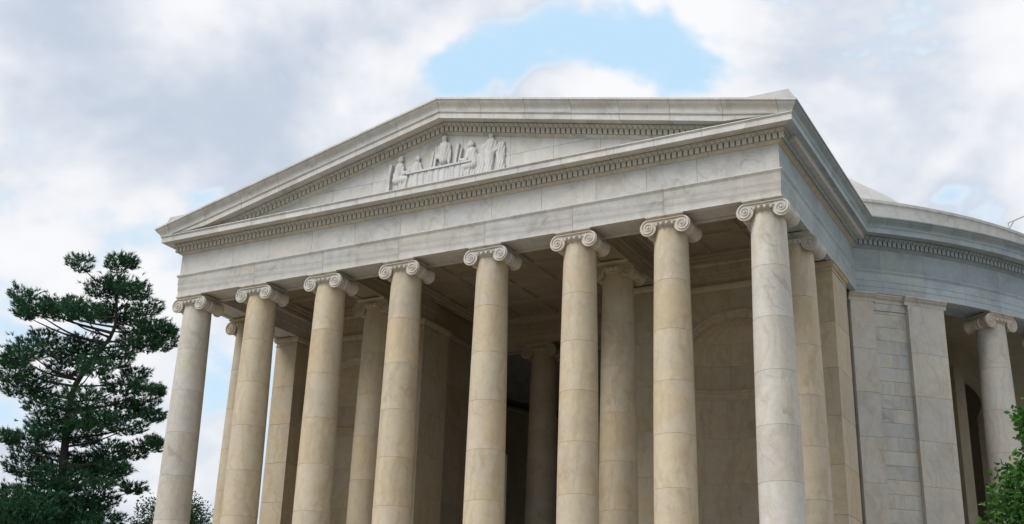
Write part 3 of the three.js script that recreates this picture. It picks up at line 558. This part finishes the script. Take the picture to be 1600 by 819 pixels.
{
  const shell = (name, a, b, rad, mat) => { const pts = []; for (let i = 0; i <= 16; i++) { const t = mix(b, a, i / 16) * Math.PI / 180; pts.push([Math.max(0.01, rad * Math.sin(t)), 15.4 + rad * Math.cos(t)]); } const i0 = rad - 0.5, t0 = a * Math.PI / 180, t1 = b * Math.PI / 180; pts.unshift([i0 * Math.sin(t1), 15.4 + i0 * Math.cos(t1)]); if (a > 0) pts.push([i0 * Math.sin(t0), 15.4 + i0 * Math.cos(t0)]); const m = mesh(name, lathe(pts, 120), mat, dome); m.position.z = ZC; };
  shell('dome_shell', 0, 46, 20.75, MAT.white[0]); shell('dome_step', 45.9, 49.5, 20.92, MAT.white[1]); shell('dome_step', 49.4, 53, 21.05, MAT.white[4]); shell('dome_step', 52.9, 70, 21.2, MAT.white[3]);
}

// ------------------------------------------------------------------ steel hoist bracket on the rotunda parapet
{
  const steel = new THREE.MeshStandardMaterial({ color: new THREE.Color().setRGB(0.5, 0.49, 0.46), roughness: 0.5, metalness: 0.35 });
  const g = new THREE.Group(); g.name = 'roof_hoist'; tag(g, 'thin pale metal bracket standing on the curved parapet', 'bracket'); scene.add(g);
  const t = 60.3 * Math.PI / 180; g.position.set((RC + 0.40) * Math.sin(t), EYE + 23.902, ZC + (RC + 0.40) * Math.cos(t)); g.rotation.y = t - Math.PI / 2;
  const tube = (n, a, b, r = 0.04) => mesh(n, new THREE.TubeGeometry(new THREE.LineCurve3(V3(...a), V3(...b)), 1, r, 8), steel, g);
  tube('post', [0, 0, 0], [0, 0.42, 0]); tube('arm', [-0.03, 0.41, 0], [1.9, 0.5, 0]); tube('brace', [0, 0.03, 0], [0.36, 0.42, 0], 0.03); mesh('foot_plate', new THREE.BoxGeometry(0.3, 0.02, 0.3), steel, g).position.y = 0.01;
}

// ------------------------------------------------------------------ trees
const bark = new THREE.MeshStandardMaterial({ color: new THREE.Color().setRGB(0.035, 0.03, 0.026), roughness: 0.95, bumpMap: bumpTex, bumpScale: 0.02 });
function limb(pts, r0, r1, seg = 7) {                            // tapered limb through points
  const cv = new THREE.CatmullRomCurve3(pts.map((p) => V3(...p))), n = Math.max(4, pts.length * 4), fr = cv.computeFrenetFrames(n), P = [], U = [], rows = [];
  for (let i = 0; i <= n; i++) { const c = cv.getPointAt(i / n), r = mix(r0, r1, i / n), row = []; for (let k = 0; k <= seg; k++) { const a = k / seg * Math.PI * 2, v = c.clone().addScaledVector(fr.normals[i], Math.cos(a) * r).addScaledVector(fr.binormals[i], Math.sin(a) * r); row.push([v.x, v.y, v.z]); } rows.push(row); }
  for (let i = 0; i < n; i++) for (let k = 0; k < seg; k++) { const a = rows[i][k], b = rows[i + 1][k], c = rows[i + 1][k + 1], d = rows[i][k + 1]; P.push(...a, ...b, ...c, ...a, ...c, ...d); U.push(k, i, k, i + 1, k + 1, i + 1, k, i, k + 1, i + 1, k + 1, i); }
  return solid(P, U, 1.2);
}
function leafMesh(name, fill, mat, parent) {
  const P = [], Cc = []; fill((a, b, c, col) => { P.push(...a, ...b, ...c); for (let i = 0; i < 3; i++) Cc.push(...col); });
  const g = new THREE.BufferGeometry(); g.setAttribute('position', new THREE.Float32BufferAttribute(P, 3)); g.setAttribute('color', new THREE.Float32BufferAttribute(Cc, 3)); g.computeVertexNormals();
  return mesh(name, g, mat, parent);
}
const leafMat = new THREE.MeshPhysicalMaterial({ vertexColors: true, roughness: 0.9, specularIntensity: 0.35, side: THREE.DoubleSide });
const softLeaf = new THREE.MeshPhysicalMaterial({ vertexColors: true, roughness: 0.95, specularIntensity: 0.3, transmission: 0.2, thickness: 0, side: THREE.DoubleSide });
// tall pine beyond the portico's far corner; local metres from its foot: x to the right as seen from the lawn, y up
{
  const rp = rngOf(501), rr = (a, b) => a + (b - a) * rp();
  const pine = new THREE.Group(); pine.name = 'pine_tree'; tag(pine, 'tall dark pine with a leaning trunk and ragged tiers of needles beside the portico', 'pine tree'); scene.add(pine);
  const D = 80, d0 = dirOf(112, 600), hd = V3(d0.x, 0, d0.z).normalize();
  pine.position.copy(camera.position).addScaledVector(hd, D).setY(0); pine.rotation.y = Math.atan2(-right0.z, right0.x);
  // pads: [x, y, rx, ry] in metres, from the tree's own tiers
  const PADS = [];
  const S = 25.4;                       // drawing units of the tier sketch per metre
  const sk = (x, y) => { const Y = 28.6 - (y - 50) / 1.8235 / S; return [(x - 205) / 1.8235 / S - 0.115 * (Y - 21), Y]; };
  const tiers = [[250, 78, 38, 26], [300, 70, 30, 24], [345, 62, 34, 24], [385, 62, 26, 18], [280, 120, 46, 30], [350, 120, 60, 30], [400, 150, 50, 26], [430, 190, 44, 26], [310, 175, 60, 36], [240, 170, 44, 30], [180, 150, 34, 26], [140, 175, 36, 26], [80, 175, 40, 24], [62, 205, 30, 20], [120, 220, 60, 28], [190, 215, 60, 30], [260, 225, 60, 30], [370, 215, 60, 34], [440, 240, 44, 24], [470, 280, 44, 34], [490, 245, 22, 14], [420, 285, 50, 30], [360, 275, 40, 26], [100, 270, 46, 26], [150, 290, 60, 30], [210, 280, 56, 30], [50, 335, 40, 22], [20, 350, 30, 20], [110, 345, 60, 30], [170, 350, 60, 30], [50, 400, 56, 30], [100, 410, 60, 30], [60, 440, 60, 24], [120, 450, 40, 16], [330, 340, 56, 34], [300, 390, 46, 30], [380, 370, 40, 24], [350, 420, 60, 30], [420, 430, 36, 20], [445, 415, 18, 14], [400, 470, 56, 26], [440, 500, 32, 18], [330, 470, 60, 30], [270, 480, 60, 34], [200, 500, 60, 34], [140, 500, 50, 28], [110, 540, 44, 26], [160, 560, 60, 34], [230, 560, 60, 34], [300, 540, 60, 34], [370, 540, 60, 28], [420, 580, 50, 18], [455, 580, 20, 12], [90, 600, 60, 30], [60, 590, 30, 20], [150, 630, 70, 36], [230, 630, 70, 36], [310, 610, 60, 30], [370, 600, 40, 22], [60, 650, 60, 34], [110, 690, 80, 40], [200, 700, 80, 40], [280, 660, 60, 34], [340, 660, 50, 24], [370, 700, 34, 18], [310, 710, 44, 20], [30, 740, 60, 36], [110, 760, 90, 40], [210, 770, 90, 40], [270, 740, 60, 30], [20, 800, 70, 40], [120, 830, 100, 40], [230, 830, 90, 40], [300, 800, 50, 30]];
  for (const [x, y, rx, ry] of tiers) { const [a, b] = sk(x, y); PADS.push([a, b, rr(-1, 1) * Math.max(0.6, 3.2 - Math.abs(a) * 0.35), rx * 0.98 / 1.8235 / S, ry * 0.98 / 1.8235 / S]); }
  for (let y = 12.4; y > 4; y -= 0.85) for (let k = 0; k < 4; k++) PADS.push([rr(-5, 5.2), y + rr(-0.4, 0.4), rr(-3, 3), rr(1.4, 2.2), rr(0.6, 0.9)]);
  const tp = [[150, 1200], [185, 800], [190, 600], [210, 430], [245, 360], [285, 300], [322, 240], [330, 120], [338, 64]].map(([x, y]) => { const [a, b] = sk(x, y); return [a, Math.max(b, 0), 0.1 * Math.sin(b)]; }); tp[0][1] = -0.3; tp.splice(1, 0, [mix(tp[0][0], tp[1][0], 0.6), 4, 0]);
  mesh('trunk', limb(tp, 0.52, 0.05, 9), bark, pine);
  const trunkAt = (y) => { for (let i = 0; i + 1 < tp.length; i++) if (tp[i + 1][1] >= y) { const t = clamp((y - tp[i][1]) / (tp[i + 1][1] - tp[i][1])); return [mix(tp[i][0], tp[i + 1][0], t), y, mix(tp[i][2], tp[i + 1][2], t)]; } return tp[tp.length - 1]; };
  for (const [x, y, z, rx] of PADS) {
    const reach = Math.hypot(x - trunkAt(y)[0], z), s = trunkAt(Math.min(29, y - 0.25 * reach - 0.2)), e = [x + Math.sign(x - s[0]) * rx * 0.5, y - 0.05, z * 1.15];
    mesh('branch', limb([s, [mix(s[0], x, 0.5), mix(s[1], y, 0.35) - 0.1, mix(s[2], z, 0.5)], [x, y - 0.12, z], e], clamp(0.03 + reach * 0.014, 0.03, 0.11), 0.012, 5), bark, pine);
  }
  leafMesh('crown', (tri) => {
    for (const [x, y, z, rx, ry] of PADS) {
      const n = Math.round(clamp(rx * ry * 330, 140, 900));
      for (let i = 0; i < n; i++) {
        const a = rr(0, 6.283), q = Math.pow(rp(), 0.5) * (rp() < 0.14 ? rr(1.1, 1.45) : 1), w = rr(-1, 1), c = Math.sqrt(Math.max(0, 1 - w * w * 0.7));
        const p = V3(x + Math.cos(a) * q * rx * 1.12 * c, y + w * ry * 0.85 + 0.22 * rx * q * q, z + Math.sin(a) * q * Math.max(1.0, rx) * c);
        const ax = V3(Math.cos(a) * 0.8 + rr(-0.5, 0.5), rr(0.1, 1.0), Math.sin(a) * 0.8 + rr(-0.5, 0.5)).normalize(), tone = rr(0.6, 1.6), col = [0.033 * tone, 0.094 * tone * rr(0.9, 1.1), 0.046 * tone];
        for (let k = 0; k < 13; k++) {
          const d = V3(rr(-1, 1), rr(-1, 1), rr(-1, 1)).normalize().multiplyScalar(0.75).add(ax).normalize(), len = rr(0.14, 0.34), s = V3(rr(-1, 1), rr(-1, 1), rr(-1, 1)).cross(d).normalize().multiplyScalar(0.022);
          const b0 = p.clone().addScaledVector(ax, rr(-0.08, 0.12)), b1 = b0.clone().add(s), b2 = b0.clone().addScaledVector(d, len); b0.sub(s);
          tri([b0.x, b0.y, b0.z], [b1.x, b1.y, b1.z], [b2.x, b2.y, b2.z], col);
        }
      }
    }
  }, leafMat, pine);
}
// broad-leaved tree: a leafy crown made of sprays of leaves
function leafyTree(name, label, cat, pos, h, crown, leaf, n, tone, seed, flat = 1) {
  const rp = rngOf(seed), rr = (a, b) => a + (b - a) * rp();
  const t = new THREE.Group(); t.name = topName(name); tag(t, label, cat); scene.add(t); t.position.copy(pos);
  mesh('trunk', limb([[0, -0.2, 0], [0.1, h * 0.25, 0.05], [-0.05, h * 0.5, 0], [0.05, h * 0.85, 0]], h * 0.022, 0.03, 8), bark, t);
  const sprays = [];
  for (const [cx, cy, cz, r] of crown) {
    mesh('branch', limb([[0, Math.max(h * 0.2, cy - r * 1.4), 0], [cx * 0.5, cy - r * 0.7, cz * 0.5], [cx, cy, cz]], 0.07, 0.015, 5), bark, t);
    for (let i = 0; i < n * r * r; i++) { const d = V3(rr(-1, 1), rr(-1, 1), rr(-1, 1)).normalize(), q = r * Math.pow(rp(), 0.35) * (0.8 + 0.35 * noise3(d.x * 2.5 + cx, d.y * 2.5 + cy, d.z * 2.5)); const o = d.clone(); o.y *= flat; sprays.push([V3(cx, cy, cz).addScaledVector(o, q), d]); }
  }
  leafMesh('crown', (tri) => {
    for (const [p, d] of sprays) {
      const k0 = rr(0.75, 1.3), col0 = tone.map((v) => v * k0);
      for (let k = 0; k < 9; k++) {
        const o = p.clone().add(V3(rr(-1, 1), rr(-0.6, 0.6), rr(-1, 1)).multiplyScalar(leaf * 2.2)), ax = V3(rr(-1, 1), rr(-0.7, 0.5), rr(-1, 1)).addScaledVector(d, 0.7).normalize(), s = V3(rr(-1, 1), rr(-0.3, 0.3), rr(-1, 1)).cross(ax).normalize(), L = leaf * rr(0.7, 1.3);
        const a = o, b = o.clone().addScaledVector(ax, L * 0.5).addScaledVector(s, L * 0.27), c = o.clone().addScaledVector(ax, L), e = o.clone().addScaledVector(ax, L * 0.5).addScaledVector(s, -L * 0.27), col = col0.map((v) => v * rr(0.85, 1.15));
        tri([a.x, a.y, a.z], [b.x, b.y, b.z], [c.x, c.y, c.z], col); tri([a.x, a.y, a.z], [c.x, c.y, c.z], [e.x, e.y, e.z], col);
      }
    }
  }, softLeaf, t);
}
const footAt = (px, py, D) => { const d = dirOf(px, py), h = V3(d.x, 0, d.z).normalize(); return camera.position.clone().addScaledVector(h, D).setY(0); };
leafyTree('broadleaf_tree', 'deep green leafy tree in front of the curved colonnade', 'tree', footAt(1652, 740, 34), 11.5, (() => { const q = rngOf(19), o = []; for (let i = 0; i < 90; i++) { const h = q(), a = q() * 6.28, w = (0.3 + 2.3 * Math.pow(1 - h, 0.75)) * (0.45 + 0.6 * q()); o.push([Math.cos(a) * w, 3.6 + 6.0 * h, Math.sin(a) * w, 0.30 + 0.34 * q()]); } return o; })(), 0.155, 165, [0.046, 0.118, 0.022], 61, 0.55);
leafyTree('broadleaf_tree', 'small dull green tree seen low between the outermost portico columns', 'tree', footAt(268, 800, 104), 19, [[-1.6, 16.6, 0, 1.7], [0, 16.9, 0, 1.6], [1.6, 16.8, 0.4, 1.6], [2.6, 16.0, 0, 1.5], [0.6, 15, 0, 2], [-2.4, 15, 0, 1.6], [2.4, 14.4, 0, 1.8]], 0.2, 70, [0.035, 0.07, 0.03], 62);

renderer.render(scene, camera);
